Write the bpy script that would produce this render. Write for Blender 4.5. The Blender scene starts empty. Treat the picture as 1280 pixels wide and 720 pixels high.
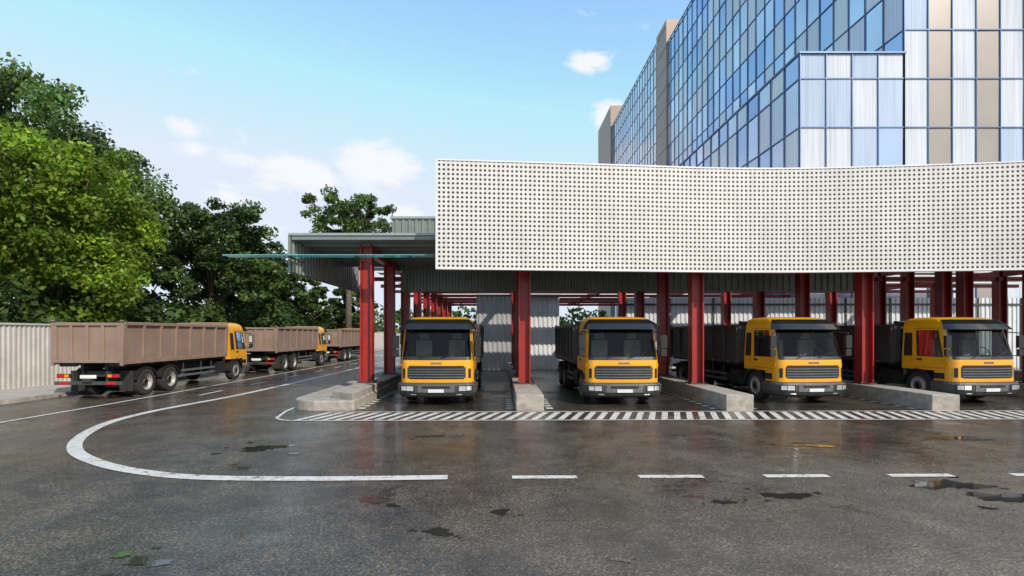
import bpy, math, random
import numpy as np
from mathutils import Vector, Matrix
R=math.radians
random.seed(7); rng=np.random.default_rng(7)
sc=bpy.context.scene
sc.view_settings.view_transform='Standard'
try: sc.view_settings.look='None'
except: pass
sc.view_settings.exposure=0

# ------------------------------------------------------------------ materials
def nm(name):
    m=bpy.data.materials.new(name); m.use_nodes=True
    nt=m.node_tree; b=nt.nodes['Principled BSDF']
    return m,nt,b
def N(nt,t,**kw):
    n=nt.nodes.new(t)
    for k,v in kw.items(): setattr(n,k,v)
    return n
def noise(nt,scale,detail=4,rough=.55,vec=None,dist=0):
    n=N(nt,'ShaderNodeTexNoise'); n.inputs['Scale'].default_value=scale
    n.inputs['Detail'].default_value=detail; n.inputs['Roughness'].default_value=rough
    n.inputs['Distortion'].default_value=dist
    if vec is not None: nt.links.new(vec,n.inputs['Vector'])
    return n
def ramp(nt,fac,stops):
    r=N(nt,'ShaderNodeValToRGB'); e=r.color_ramp.elements
    while len(e)<len(stops): e.new(.5)
    for i,(p,c) in enumerate(stops):
        e[i].position=p; e[i].color=(c if len(c)==4 else (*c,1)) if not isinstance(c,(int,float)) else (c,c,c,1)
    nt.links.new(fac,r.inputs['Fac']); return r
def mixc(nt,fac,a,b,mode='MIX'):
    m=N(nt,'ShaderNodeMix',data_type='RGBA',blend_type=mode)
    for sock,v in ((m.inputs[0],fac),(m.inputs[6],a),(m.inputs[7],b)):
        if hasattr(v,'is_linked'): nt.links.new(v,sock)
        elif isinstance(v,(int,float)): sock.default_value=v
        else: sock.default_value=(*v,1) if len(v)==3 else v
    return m.outputs[2]
def math_(nt,op,a,b=None,clamp=False):
    m=N(nt,'ShaderNodeMath',operation=op); m.use_clamp=clamp
    for i,v in enumerate((a,b)):
        if v is None: continue
        if hasattr(v,'is_linked'): nt.links.new(v,m.inputs[i])
        else: m.inputs[i].default_value=v
    return m.outputs[0]
def coords(nt,kind='Object'):
    return N(nt,'ShaderNodeTexCoord').outputs[kind]
def simple(name,col,rough=.5,metal=0,var=.15,scale=3,bump=0,bscale=20,coat=0,spec=.5,dirt=0,dirtcol=(.12,.09,.06)):
    m,nt,b=nm(name); v=coords(nt)
    n=noise(nt,scale,3,.6,v)
    lo=tuple(c*(1-var) for c in col); hi=tuple(min(1,c*(1+var)) for c in col)
    r=ramp(nt,n.outputs['Fac'],[(.3,lo),(.7,hi)]); c=r.outputs['Color']
    if dirt:
        n2=noise(nt,scale*2.3,5,.7,v); s=N(nt,'ShaderNodeSeparateXYZ'); nt.links.new(v,s.inputs[0])
        h=N(nt,'ShaderNodeMapRange'); nt.links.new(s.outputs['Z'],h.inputs[0]); h.inputs[1].default_value=.3; h.inputs[2].default_value=1.6; h.inputs[3].default_value=1.0; h.inputs[4].default_value=.35
        d=ramp(nt,n2.outputs['Fac'],[(.42,0),(.72,1)])
        f=math_(nt,'MULTIPLY',math_(nt,'MULTIPLY',d.outputs['Color'],h.outputs[0]),dirt,True)
        c=mixc(nt,f,c,dirtcol)
        b_r=math_(nt,'ADD',math_(nt,'MULTIPLY',f,.5),rough,True); nt.links.new(b_r,b.inputs['Roughness'])
    else: b.inputs['Roughness'].default_value=rough
    nt.links.new(c,b.inputs['Base Color'])
    b.inputs['Metallic'].default_value=metal
    b.inputs['Coat Weight'].default_value=coat; b.inputs['Coat Roughness'].default_value=.06
    b.inputs['Specular IOR Level'].default_value=spec
    if bump:
        nb=noise(nt,bscale,4,.6,v); bp=N(nt,'ShaderNodeBump'); bp.inputs['Strength'].default_value=bump; bp.inputs['Distance'].default_value=.02
        nt.links.new(nb.outputs['Fac'],bp.inputs['Height']); nt.links.new(bp.outputs[0],b.inputs['Normal'])
    return m

M={}
M['yellow']=simple('yellow_paint',(.80,.36,.006),.34,0,.05,2,coat=.4,dirt=.35)
M['black']=simple('black_plastic',(.014,.014,.015),.45,0,.3,6,dirt=.3,dirtcol=(.06,.05,.045))
M['visor']=simple('visor_plastic',(.012,.013,.015),.2,0,.2,4,coat=.2)
M['dgrey']=simple('bumper_grey',(.050,.051,.053),.45,0,.2,5,dirt=.5,dirtcol=(.10,.085,.07))
M['grey']=simple('grey_metal',(.17,.18,.19),.4,.4,.2,6,dirt=.4)
M['rubber']=simple('tyre_rubber',(.018,.018,.018),.85,0,.4,9,dirt=.6,dirtcol=(.08,.07,.055))
M['rim']=simple('wheel_rim',(.36,.35,.33),.5,.3,.2,8,dirt=.5)
M['chassis']=simple('chassis',(.028,.028,.029),.6,0,.3,5,dirt=.5)
M['brown']=simple('tipper_brown',(.27,.185,.14),.45,0,.12,1.5,bump=.05,bscale=6,dirt=.5,dirtcol=(.13,.105,.085))
M['bodydark']=simple('tipper_dark',(.055,.050,.047),.45,0,.2,1.5,dirt=.5,dirtcol=(.10,.085,.07))
M['tank']=simple('tank_alu',(.45,.46,.47),.35,.8,.1,5,dirt=.4)
M['plate']=simple('plate_white',(.75,.75,.73),.4,0,.05)
M['red_l']=simple('red_lamp',(.5,.01,.01),.15,0,.1,coat=.5)
M['amber']=simple('amber_lamp',(.8,.25,.01),.15,0,.1,coat=.5)
M['seat']=simple('seat_cloth',(.34,.33,.31),.9,0,.2)
M['dash']=simple('dashboard',(.05,.05,.05),.7,0,.2)
M['lamp']=simple('head_lamp',(.75,.78,.8),.08,.6,.1,30,coat=1)
M['red']=simple('red_steel',(.32,.018,.014),.42,0,.18,2.5,coat=.15,dirt=.35,dirtcol=(.10,.02,.015))
M['concrete']=simple('concrete',(.37,.335,.29),.8,0,.2,2.2,bump=.35,bscale=25,dirt=.6,dirtcol=(.14,.12,.10))
M['pave']=simple('pavement_concrete',(.38,.35,.31),.75,0,.15,1.2,bump=.25,bscale=30)
M['wallc']=simple('wall_concrete',(.47,.45,.41),.8,0,.14,1.1,bump=.2,bscale=12,dirt=.35,dirtcol=(.22,.2,.17))
M['green_metal']=simple('roof_metal',(.22,.25,.22),.4,.35,.15,1.3,dirt=.3)
M['ceil']=simple('soffit_metal',(.21,.23,.22),.45,.3,.15,.8)
M['roofedge']=simple('roof_edge',(.33,.36,.35),.4,.3,.1)
M['white_metal']=simple('white_metal',(.70,.72,.74),.4,.1,.1,1.2,dirt=.15,dirtcol=(.4,.4,.4))
M['silver']=simple('silver_cladding',(.48,.49,.50),.35,.3,.12,1.2)
M['brownclad']=simple('brown_cladding',(.34,.25,.20),.45,.1,.08,.5)
M['taupe']=simple('taupe_cladding',(.34,.30,.265),.35,.1,.06,.4)
M['mull']=simple('mullion_alu',(.10,.17,.30),.4,.3,.1,1)
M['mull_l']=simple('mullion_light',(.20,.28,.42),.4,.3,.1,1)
M['bark']=simple('bark',(.10,.075,.055),.9,0,.35,4,bump=.6,bscale=18)
M['soil']=simple('verge_grass',(.06,.085,.03),.95,0,.4,2,bump=.5,bscale=30)

def glass_cab():
    m,nt,b=nm('cab_glass'); nt.nodes.remove(b)
    t=N(nt,'ShaderNodeBsdfTransparent'); t.inputs[0].default_value=(.52,.56,.55,1)
    g=N(nt,'ShaderNodeBsdfGlossy'); g.inputs['Roughness'].default_value=.03; g.inputs[0].default_value=(.7,.75,.8,1)
    f=N(nt,'ShaderNodeFresnel'); f.inputs[0].default_value=1.40
    mx=N(nt,'ShaderNodeMixShader'); nt.links.new(f.outputs[0],mx.inputs[0]); nt.links.new(t.outputs[0],mx.inputs[1]); nt.links.new(g.outputs[0],mx.inputs[2])
    nt.links.new(mx.outputs[0],nt.nodes['Material Output'].inputs[0]); return m
M['glass']=glass_cab()
def glass_fin():
    m,nt,b=nm('cyan_glass'); nt.nodes.remove(b)
    t=N(nt,'ShaderNodeBsdfTransparent'); t.inputs[0].default_value=(.5,.88,.92,1)
    g=N(nt,'ShaderNodeBsdfPrincipled'); g.inputs['Roughness'].default_value=.08; g.inputs['Base Color'].default_value=(.25,.68,.72,1)
    mx=N(nt,'ShaderNodeMixShader'); mx.inputs[0].default_value=.45
    nt.links.new(t.outputs[0],mx.inputs[1]); nt.links.new(g.outputs[0],mx.inputs[2])
    nt.links.new(mx.outputs[0],nt.nodes['Material Output'].inputs[0]); return m
M['cyan']=glass_fin()

def facade_glass(name,col,metal,rough,stripes=0,sc_=1.):
    m,nt,b=nm(name); v=coords(nt)
    n=noise(nt,.12,2,.5,v); r=ramp(nt,n.outputs['Fac'],[(.3,tuple(c*.8 for c in col)),(.7,tuple(min(1,c*1.15) for c in col))])
    c=r.outputs['Color']
    if stripes:
        mp=N(nt,'ShaderNodeMapping'); mp.inputs['Scale'].default_value=(9,9,.12); nt.links.new(v,mp.inputs[0])
        n2=noise(nt,1.2,3,.6,mp.outputs[0]); r2=ramp(nt,n2.outputs['Fac'],[(.35,tuple(c_*.72 for c_ in col)),(.65,tuple(min(1,c_*1.1) for c_ in col))])
        c=mixc(nt,stripes,c,r2.outputs['Color'])
    nt.links.new(c,b.inputs['Base Color'])
    b.inputs['Metallic'].default_value=metal; b.inputs['Roughness'].default_value=rough
    b.inputs['Coat Weight'].default_value=.6; b.inputs['Coat Roughness'].default_value=.03
    return m
M['g0']=facade_glass('glass_deep_blue',(.20,.34,.66),.75,.06)
M['g1']=facade_glass('glass_mid_blue',(.34,.48,.78),.7,.06)
M['g2']=facade_glass('glass_pale_blue',(.54,.65,.86),.6,.08)
M['g3']=facade_glass('glass_lavender',(.57,.56,.68),.3,.1,.5)
M['g4']=facade_glass('glass_curtain',(.67,.70,.75),.1,.12,.6)
M['g5']=facade_glass('glass_curtain_blue',(.52,.61,.75),.2,.1,.6)

def perf():
    m,nt,b=nm('perforated_panel'); uv=coords(nt,'UV')
    s=N(nt,'ShaderNodeSeparateXYZ'); nt.links.new(uv,s.inputs[0])
    P=.147
    def cell(o):
        f=math_(nt,'FRACT',math_(nt,'DIVIDE',o,P)); return math_(nt,'POWER',math_(nt,'SUBTRACT',f,.5),2.)
    d=math_(nt,'SQRT',math_(nt,'ADD',cell(s.outputs[0]),cell(s.outputs[1])))
    mr=N(nt,'ShaderNodeMapRange'); nt.links.new(d,mr.inputs[0]); mr.inputs[1].default_value=.25; mr.inputs[2].default_value=.31
    n=noise(nt,.35,5,.6,uv)
    mp=N(nt,'ShaderNodeMapping'); mp.inputs['Scale'].default_value=(2.5,.25,1); nt.links.new(uv,mp.inputs[0]); n2=noise(nt,1.5,5,.6,mp.outputs[0])
    r=ramp(nt,math_(nt,'ADD',math_(nt,'MULTIPLY',n.outputs['Fac'],.5),math_(nt,'MULTIPLY',n2.outputs['Fac'],.5)),[(.35,(.55,.53,.50)),(.6,(.67,.655,.63))])
    c=mixc(nt,mr.outputs[0],(.012,.012,.012),r.outputs['Color'])
    nt.links.new(c,b.inputs['Base Color']); b.inputs['Roughness'].default_value=.5
    return m
M['perf']=perf()

def asphalt(name,dark=1.0,wet=0.0):
    m,nt,b=nm(name); v=coords(nt)
    L=nt.links.new
    n1=noise(nt,.20,4,.6,v,.6); n2=noise(nt,1.1,6,.68,v,.3); n3=noise(nt,30,2,.7,v); n4=noise(nt,5.0,5,.7,v)
    vo=N(nt,'ShaderNodeTexVoronoi'); vo.inputs['Scale'].default_value=32; L(v,vo.inputs['Vector'])
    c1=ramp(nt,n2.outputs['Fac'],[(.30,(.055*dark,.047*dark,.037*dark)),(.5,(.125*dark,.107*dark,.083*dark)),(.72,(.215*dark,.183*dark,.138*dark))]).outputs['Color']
    agg=ramp(nt,vo.outputs['Distance'],[(.08,(1.8,1.72,1.6)),(.5,(.48,.48,.50))]).outputs['Color']
    c2=mixc(nt,1.0,c1,agg,'MULTIPLY')
    c3=mixc(nt,.85,c2,ramp(nt,n3.outputs['Fac'],[(.3,(.35,.35,.36)),(.7,(1.75,1.7,1.6))]).outputs['Color'],'MULTIPLY')
    wsum=math_(nt,'ADD',math_(nt,'MULTIPLY',n1.outputs['Fac'],.62),math_(nt,'MULTIPLY',n4.outputs['Fac'],.38))
    w=ramp(nt,wsum,[(.41-wet,0),(.56-wet,1)]).outputs['Color']
    pud=ramp(nt,math_(nt,'ADD',math_(nt,'MULTIPLY',noise(nt,.42,4,.6,v,.9).outputs['Fac'],.78),math_(nt,'MULTIPLY',n4.outputs['Fac'],.22)),[(.585,0),(.65,1)]).outputs['Color']
    c4=mixc(nt,math_(nt,'MULTIPLY',w,.5),c3,mixc(nt,1.0,c3,(.45,.46,.50),'MULTIPLY'))
    c5=mixc(nt,math_(nt,'MULTIPLY',pud,.55),c4,(.035,.032,.028)); L(c5,b.inputs['Base Color'])
    r=N(nt,'ShaderNodeMapRange'); L(w,r.inputs[0]); r.inputs[3].default_value=.44; r.inputs[4].default_value=.20
    rr=math_(nt,'ADD',r.outputs[0],math_(nt,'MULTIPLY',math_(nt,'SUBTRACT',n4.outputs['Fac'],.5),.28),True)
    rr2=math_(nt,'MULTIPLY',rr,math_(nt,'SUBTRACT',1.0,math_(nt,'MULTIPLY',pud,.6)),True); L(math_(nt,'MAXIMUM',rr2,.06),b.inputs['Roughness'])
    h=math_(nt,'ADD',math_(nt,'MULTIPLY',n3.outputs['Fac'],.8),math_(nt,'ADD',math_(nt,'MULTIPLY',vo.outputs['Distance'],-.7),math_(nt,'MULTIPLY',n4.outputs['Fac'],.8)))
    bp=N(nt,'ShaderNodeBump'); bp.inputs['Distance'].default_value=.02
    st=math_(nt,'MULTIPLY',math_(nt,'SUBTRACT',.75,math_(nt,'MULTIPLY',w,.50)),math_(nt,'SUBTRACT',1.0,math_(nt,'MULTIPLY',pud,.75)))
    L(st,bp.inputs['Strength']); L(h,bp.inputs['Height']); L(bp.outputs[0],b.inputs['Normal'])
    b.inputs['Specular IOR Level'].default_value=.7
    L(math_(nt,'MULTIPLY',w,.22),b.inputs['Coat Weight']); b.inputs['Coat Roughness'].default_value=.13
    return m
M['asphalt']=asphalt('wet_asphalt',1,.02)
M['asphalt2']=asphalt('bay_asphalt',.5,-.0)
def paint():
    m,nt,b=nm('road_paint'); v=coords(nt)
    n=noise(nt,9,8,.75,v); n2=noise(nt,1.2,4,.6,v)
    s=math_(nt,'ADD',math_(nt,'MULTIPLY',n.outputs['Fac'],.7),math_(nt,'MULTIPLY',n2.outputs['Fac'],.3))
    c=ramp(nt,s,[(.39,(.16,.145,.12)),(.47,(.60,.58,.54)),(.7,(.78,.77,.74))]).outputs['Color']
    nt.links.new(c,b.inputs['Base Color']); b.inputs['Roughness'].default_value=.4
    bp=N(nt,'ShaderNodeBump'); bp.inputs['Strength'].default_value=.3; bp.inputs['Distance'].default_value=.01
    nt.links.new(noise(nt,30,5,.7,v).outputs['Fac'],bp.inputs['Height']); nt.links.new(bp.outputs[0],b.inputs['Normal'])
    return m
M['paint']=paint()
def water():
    m,nt,b=nm('puddle_water'); b.inputs['Base Color'].default_value=(.035,.032,.028,1); b.inputs['Roughness'].default_value=.04
    b.inputs['Specular IOR Level'].default_value=1.0
    v=coords(nt); bp=N(nt,'ShaderNodeBump'); bp.inputs['Strength'].default_value=.08; bp.inputs['Distance'].default_value=.01
    nt.links.new(noise(nt,3,2,.5,v).outputs['Fac'],bp.inputs['Height']); nt.links.new(bp.outputs[0],b.inputs['Normal'])
    return m
M['water']=water()
M['moss']=simple('moss',(.07,.12,.015),.6,0,.5,12,bump=.4,bscale=40)
def leafmat(name,col):
    m,nt,b=nm(name)
    a=N(nt,'ShaderNodeAttribute',attribute_name='tint')
    c=mixc(nt,1.0,col,a.outputs['Color'],'MULTIPLY')
    nt.links.new(c,b.inputs['Base Color']); b.inputs['Roughness'].default_value=.5; b.inputs['Specular IOR Level'].default_value=.25
    t=N(nt,'ShaderNodeBsdfTranslucent'); nt.links.new(mixc(nt,1.0,c,(1.3,1.4,.5),'MULTIPLY'),t.inputs[0])
    mx=N(nt,'ShaderNodeMixShader'); mx.inputs[0].default_value=.3
    nt.links.new(b.outputs[0],mx.inputs[1]); nt.links.new(t.outputs[0],mx.inputs[2])
    nt.links.new(mx.outputs[0],nt.nodes['Material Output'].inputs[0]); return m
M['leaf_b']=leafmat('leaf_bright',(.14,.225,.022))
M['leaf_d']=leafmat('leaf_dark',(.055,.098,.026))
M['leaf_m']=leafmat('leaf_mid',(.088,.15,.045))
M['leaf_f']=leafmat('leaf_fallen',(.16,.105,.03))

# ------------------------------------------------------------------ mesh builder
class MB:
    def __init__(s): s.v=[]; s.f=[]; s.m=[]; s.mats=[]; s.uv={}
    def mi(s,k):
        if k not in s.mats: s.mats.append(k)
        return s.mats.index(k)
    def quad(s,pts,k,flip=False):
        i=len(s.v); s.v+= [tuple(p) for p in pts]; r=list(range(i,i+len(pts)))
        if flip: r=r[::-1]
        s.f.append(r); s.m.append(s.mi(k))
    def box(s,x0,x1,y0,y1,z0,z1,k):
        i=len(s.v)
        s.v+=[(x0,y0,z0),(x1,y0,z0),(x1,y1,z0),(x0,y1,z0),(x0,y0,z1),(x1,y0,z1),(x1,y1,z1),(x0,y1,z1)]
        for f in ((0,3,2,1),(4,5,6,7),(0,1,5,4),(1,2,6,5),(2,3,7,6),(3,0,4,7)):
            s.f.append([i+a for a in f]); s.m.append(s.mi(k))
    def tube(s,p0,p1,r0,r1,k,n=8,caps=True):
        p0=Vector(p0); p1=Vector(p1); d=(p1-p0).normalized()
        a=d.orthogonal().normalized(); b=d.cross(a); i=len(s.v)
        for p,r in ((p0,r0),(p1,r1)):
            for j in range(n):
                t=2*math.pi*j/n; s.v.append(tuple(p+a*math.cos(t)*r+b*math.sin(t)*r))
        for j in range(n):
            s.f.append([i+j,i+(j+1)%n,i+n+(j+1)%n,i+n+j]); s.m.append(s.mi(k))
        if caps:
            s.f.append([i+j for j in range(n)][::-1]); s.m.append(s.mi(k)); s.f.append([i+n+j for j in range(n)]); s.m.append(s.mi(k))
    def lathe_x(s,cx,cy,cz,prof,side,n=28):
        i=len(s.v); m=len(prof)
        for (dx,r,k) in prof:
            for j in range(n):
                t=2*math.pi*j/n; s.v.append((cx+side*dx,cy+r*math.cos(t),cz+r*math.sin(t)))
        for a in range(m-1):
            for j in range(n):
                q=[i+a*n+j,i+a*n+(j+1)%n,i+(a+1)*n+(j+1)%n,i+(a+1)*n+j]
                if side<0: q=q[::-1]
                s.f.append(q); s.m.append(s.mi(prof[a+1][2]))
        s.f.append([i+(m-1)*n+j for j in range(n)]); s.m.append(s.mi(prof[-1][2]))
    def prism(s,poly,z0,z1,k,kt=None):
        i=len(s.v); n=len(poly)
        s.v+=[(x,y,z0) for x,y in poly]+[(x,y,z1) for x,y in poly]
        for j in range(n):
            s.f.append([i+j,i+(j+1)%n,i+n+(j+1)%n,i+n+j]); s.m.append(s.mi(k))
        s.f.append([i+n+j for j in range(n)]); s.m.append(s.mi(kt or k))
    def mesh(s,name,smooth=False,bevel=0):
        me=bpy.data.meshes.new(name); me.from_pydata(s.v,[],s.f); me.update()
        for k in s.mats: me.materials.append(M[k])
        me.polygons.foreach_set('material_index',s.m)
        if smooth: me.polygons.foreach_set('use_smooth',[True]*len(s.f))
        return me
def add(me,parent=None,name=None,bevel=0,smooth_angle=None):
    o=bpy.data.objects.new(name or me.name,me); sc.collection.objects.link(o)
    if parent: o.parent=parent
    if bevel:
        b=o.modifiers.new('bevel','BEVEL'); b.width=bevel; b.segments=2; b.limit_method='ANGLE'; b.angle_limit=R(40)
    return o
def empty(name,loc=(0,0,0),rz=0):
    e=bpy.data.objects.new(name,None); sc.collection.objects.link(e); e.location=loc; e.rotation_euler=(0,0,rz); e.empty_display_size=.3; return e
def corr(mb,p0,p1,z0,z1,k,pitch=.25,depth=.05):
    p0=Vector((*p0,0)); p1=Vector((*p1,0)); d=p1-p0; L=d.length; d/=L; nrm=Vector((d.y,-d.x,0))
    n=max(1,int(L/pitch)); pts=[]
    for i in range(n):
        for t,o in ((0,0),(.35,0),(.5,1),(.85,1)):
            pts.append(p0+d*(L*(i+t)/n)+nrm*depth*o)
    pts.append(p1)
    for a,b in zip(pts[:-1],pts[1:]):
        mb.quad([(a.x,a.y,z0),(b.x,b.y,z0),(b.x,b.y,z1),(a.x,a.y,z1)],k)

# ------------------------------------------------------------------ truck
def itp(tab,z):
    if z<=tab[0][0]: return tab[0][1]
    for (a,x),(b,y) in zip(tab[:-1],tab[1:]):
        if z<=b: return x+(y-x)*(z-a)/(b-a)
    return tab[-1][1]
FY=[(.27,.06),(.45,.0),(.72,-.01),(1.25,-.01),(1.42,.0),(1.52,.03),(2.46,.27),(2.56,.31),(2.66,.38),(2.74,.52),(2.79,.74),(2.82,1.0)]
HW=[(.27,1.12),(.5,1.16),(1.52,1.16),(2.40,1.10),(2.56,1.08),(2.66,1.05),(2.74,1.0),(2.79,.93),(2.82,.78)]
RY=[(.27,2.0),(2.6,2.0),(2.74,1.97),(2.79,1.9),(2.82,1.7)]
WT=2.46; WB=1.52
def P(s,z,off=0):
    sg=1 if s>=0 else -1; a=abs(s); hw=itp(HW,z); fy=itp(FY,z); ry=itp(RY,z); r=.30
    if a<=1:
        x=(hw-r)*a; y=fy+.07*(a*a); nx,ny=0.12*a,-1
    elif a<=2:
        t=(a-1)*math.pi/2; x=hw-r+r*math.sin(t); y=fy+.07+r-r*math.cos(t); nx,ny=math.sin(t),-math.cos(t)
    else:
        t=a-2; y0=fy+.07+r; x=hw; y=y0+(ry-y0)*t; nx,ny=1,0
    return (sg*(x+nx*off), y+ny*off, z)
def lofted(mb,ss,zs,k,off=0,hole=None,flip=False):
    idx={}
    for j,z in enumerate(zs):
        for i,s in enumerate(ss):
            idx[i,j]=len(mb.v); mb.v.append(P(s,z,off))
    for j in range(len(zs)-1):
        for i in range(len(ss)-1):
            if hole and hole((ss[i]+ss[i+1])/2,(zs[j]+zs[j+1])/2): continue
            mb.f.append([idx[i,j],idx[i+1,j],idx[i+1,j+1],idx[i,j+1]]); mb.m.append(mb.mi(k))
def lin(a,b,n): return [a+(b-a)*i/n for i in range(n+1)]
def slab(mb,s0,s1,z0,z1,off,k,n=8,thick=.03):
    ss=lin(s0,s1,n)
    lofted(mb,ss,[z0,z1],k,off)
    for z in (z0,z1):
        for a,b in zip(ss[:-1],ss[1:]): mb.quad([P(a,z,off),P(b,z,off),P(b,z,off-thick),P(a,z,off-thick)],k)
    for s in (s0,s1): mb.quad([P(s,z0,off),P(s,z1,off),P(s,z1,off-thick),P(s,z0,off-thick)],k)

def build_truck_meshes(tag,L,body,wb,boxtop=2.69):
    out=[]
    mb=MB()
    half=[0,.35,.7,1]+[1+i/8 for i in range(1,9)]+[2.05,2.25,2.6,2.68,2.8,3]
    ss=[-s for s in half[:0:-1]]+half
    zs=[.72,.9,1.05,1.2,1.35,1.44,WB,1.62,1.8,2.0,2.2,2.36,WT,2.50,2.56,2.61,2.66,2.70,2.74,2.765,2.79,2.82]
    def hole(s,z):
        a=abs(s)
        if z<1.05 and a>2.25: return True
        if WB<z<WT and a<1.5: return True
        if WB<z<2.36 and 2.05<a<2.6: return True
        return False
    lofted(mb,ss,zs,'yellow',0,hole)
    mb.quad([P(s,2.82) for s in ss],'yellow')
    for a,b in zip(zs[2:-1],zs[3:]): mb.quad([P(3,a),P(-3,a),P(-3,b),P(3,b)],'yellow')
    out.append(('cab_shell',mb.mesh('cab_shell_'+tag,True),0))
    mb=MB()
    lofted(mb,lin(-1.5,1.5,16),[WB,1.8,2.0,2.2,WT],'glass',-.012)
    for sg in(-1,1): lofted(mb,[sg*2.05,sg*2.6],[WB,2.36],'glass',-.012)
    out.append(('windows',mb.mesh('cab_windows_'+tag,True),0))
    mb=MB()
    slab(mb,-1.55,1.55,1.43,1.525,.006,'black',16); slab(mb,-1.5,1.5,2.445,2.48,.005,'black',16)
    for sg in(-1,1):
        lofted(mb,[sg*1.46,sg*1.56],[WB,WT],'black',.005)
        lofted(mb,[sg*2.03,sg*2.06],[1.50,2.38],'black',.004); lofted(mb,[sg*2.59,sg*2.63],[1.50,2.38],'black',.004)
        lofted(mb,[sg*2.03,sg*2.63],[2.35,2.38],'black',.004); lofted(mb,[sg*2.03,sg*2.63],[1.50,1.53],'black',.005)
        lofted(mb,[sg*2.16,sg*2.175],[1.53,2.36],'black',.004)
        for s in (2.012,2.665): lofted(mb,[sg*s,sg*(s+.008)],[1.07,2.44],'black',.002)
        lofted(mb,[sg*2.012,sg*2.67],[1.13,1.14],'black',.002); lofted(mb,[sg*2.012,sg*2.67],[2.44,2.45],'black',.002)
        slab(mb,sg*2.52,sg*2.62,1.36,1.42,.03,'black',2)
        slab(mb,sg*2.02,sg*2.25,.78,.98,.004,'black',2)
        slab(mb,sg*2.74,sg*2.95,1.5,2.3,.01,'black',2)
        slab(mb,sg*1.75,sg*2.0,1.22,1.30,.02,'amber',3)
        slab(mb,sg*1.30,sg*1.5,.86,1.16,.012,'black',3)
    ss2=lin(-1.66,1.66,18)
    for (z0,o0,z1,o1) in ((2.40,.22,2.58,.14),(2.58,.14,2.69,.05),(2.69,.05,2.735,.01)):
        for a,b in zip(ss2[:-1],ss2[1:]): mb.quad([P(a,z0,o0),P(b,z0,o0),P(b,z1,o1),P(a,z1,o1)],'visor')
    for a,b in zip(ss2[:-1],ss2[1:]): mb.quad([P(a,2.40,.22),P(b,2.40,.22),P(b,2.42,.19),P(a,2.42,.19)],'black')
    # grille: rounded-end black opening with dark slats
    slab(mb,-1.12,1.12,.86,1.20,.008,'black',8); slab(mb,-1.0,1.0,.83,.86,.008,'black',8); slab(mb,-1.0,1.0,1.20,1.23,.008,'black',8)
    for i in range(4):
        z=.88+i*.083; slab(mb,-1.06,1.06,z,z+.024,.030,'grey' ,8)
    slab(mb,-1.02,1.02,1.225,1.25,.030,'dgrey',8)
    for i in range(7): slab(mb,-.20+i*.06,-.16+i*.06,1.30,1.36,.010,'grey',1)
    for x in (-.55,.15): mb.tube((x,-.03,1.51),(x+.55,.04,1.68),.012,.010,'black',6)
    out.append(('trim',mb.mesh('cab_trim_'+tag),0))
    mb=MB()
    bs=lin(-2.25,2.25,28)
    bz=[.25,.31,.42,.64,.69,.72]; bo=[.0,.09,.12,.12,.09,.02]
    for j in range(5):
        for a,b in zip(bs[:-1],bs[1:]): mb.quad([P(a,bz[j],bo[j]),P(b,bz[j],bo[j]),P(b,bz[j+1],bo[j+1]),P(a,bz[j+1],bo[j+1])],'dgrey')
    for a,b in zip(bs[:-1],bs[1:]):
        mb.quad([P(a,.72,.02),P(b,.72,.02),P(b,.725,-.05),P(a,.725,-.05)],'dgrey'); mb.quad([P(a,.25,0),P(b,.25,0),P(b,.25,-.2),P(a,.25,-.2)],'black')
    for sg in (-1,1): mb.quad([P(sg*2.25,z,o) for z,o in zip(bz,bo)]+[P(sg*2.25,.72,-.05),P(sg*2.25,.25,-.05)],'dgrey')
    slab(mb,-.66,.66,.42,.645,.132,'grey',6); slab(mb,-.5,.5,.55,.62,.138,'black',6)
    slab(mb,-.28,.28,.42,.52,.15,'plate',2)
    for sg in(-1,1):
        slab(mb,sg*.78,sg*1.46,.44,.64,.130,'black',6); slab(mb,sg*.82,sg*1.10,.47,.615,.138,'lamp',4); slab(mb,sg*1.13,sg*1.38,.48,.61,.138,'lamp',4)
        slab(mb,sg*.75,sg*.95,.33,.39,.105,'lamp',3)
        mb.box(sg*1.14-.06,sg*1.14+.06,.45,.78,.40,.44,'grey')
    mb.box(-.85,.85,.15,.5,.3,.68,'black')
    out.append(('bumper',mb.mesh('bumper_'+tag),0))
    mb=MB()
    for sg in(-1,1):
        x=sg*1.30
        mb.box(x-.10,x+.10,.10,.20,1.80,2.20,'black'); mb.box(x-.09,x+.09,.11,.19,1.55,1.76,'black')
        mb.box(x-.085,x+.085,.196,.204,1.84,2.17,'lamp')
        mb.tube((sg*1.08,.4,2.32),(x,.15,2.28),.018,.018,'black',6); mb.tube((x,.15,2.30),(x,.15,1.52),.016,.016,'black',6); mb.tube((sg*1.15,.4,1.56),(x,.15,1.53),.016,.016,'black',6)
    out.append(('mirrors',mb.mesh('mirrors_'+tag),.02))
    mb=MB()
    mb.box(-1.0,1.0,.28,.56,1.10,1.53,'dash'); mb.box(-1.08,1.08,.4,1.95,1.06,1.10,'dash'); mb.box(-1.02,1.02,1.90,1.95,1.1,2.5,'dash'); mb.box(-.95,.95,.8,1.9,2.58,2.61,'seat')
    for x in(-.55,.55,):
        mb.box(x-.26,x+.26,.80,1.30,1.3,1.45,'seat'); mb.box(x-.27,x+.27,1.12,1.27,1.4,2.05,'seat'); mb.box(x-.15,x+.15,1.14,1.24,2.08,2.28,'seat')
    n=20
    for i in range(n):
        a=2*math.pi*i/n; b=2*math.pi*(i+1)/n
        f=lambda t:(.55+.22*math.cos(t),.66+.08*math.sin(t),1.62+.20*math.sin(t))
        mb.tube(f(a),f(b),.018,.018,'black',5,False)
    out.append(('cab_interior',mb.mesh('interior_'+tag),.04))
    mb=MB(); 
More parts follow.
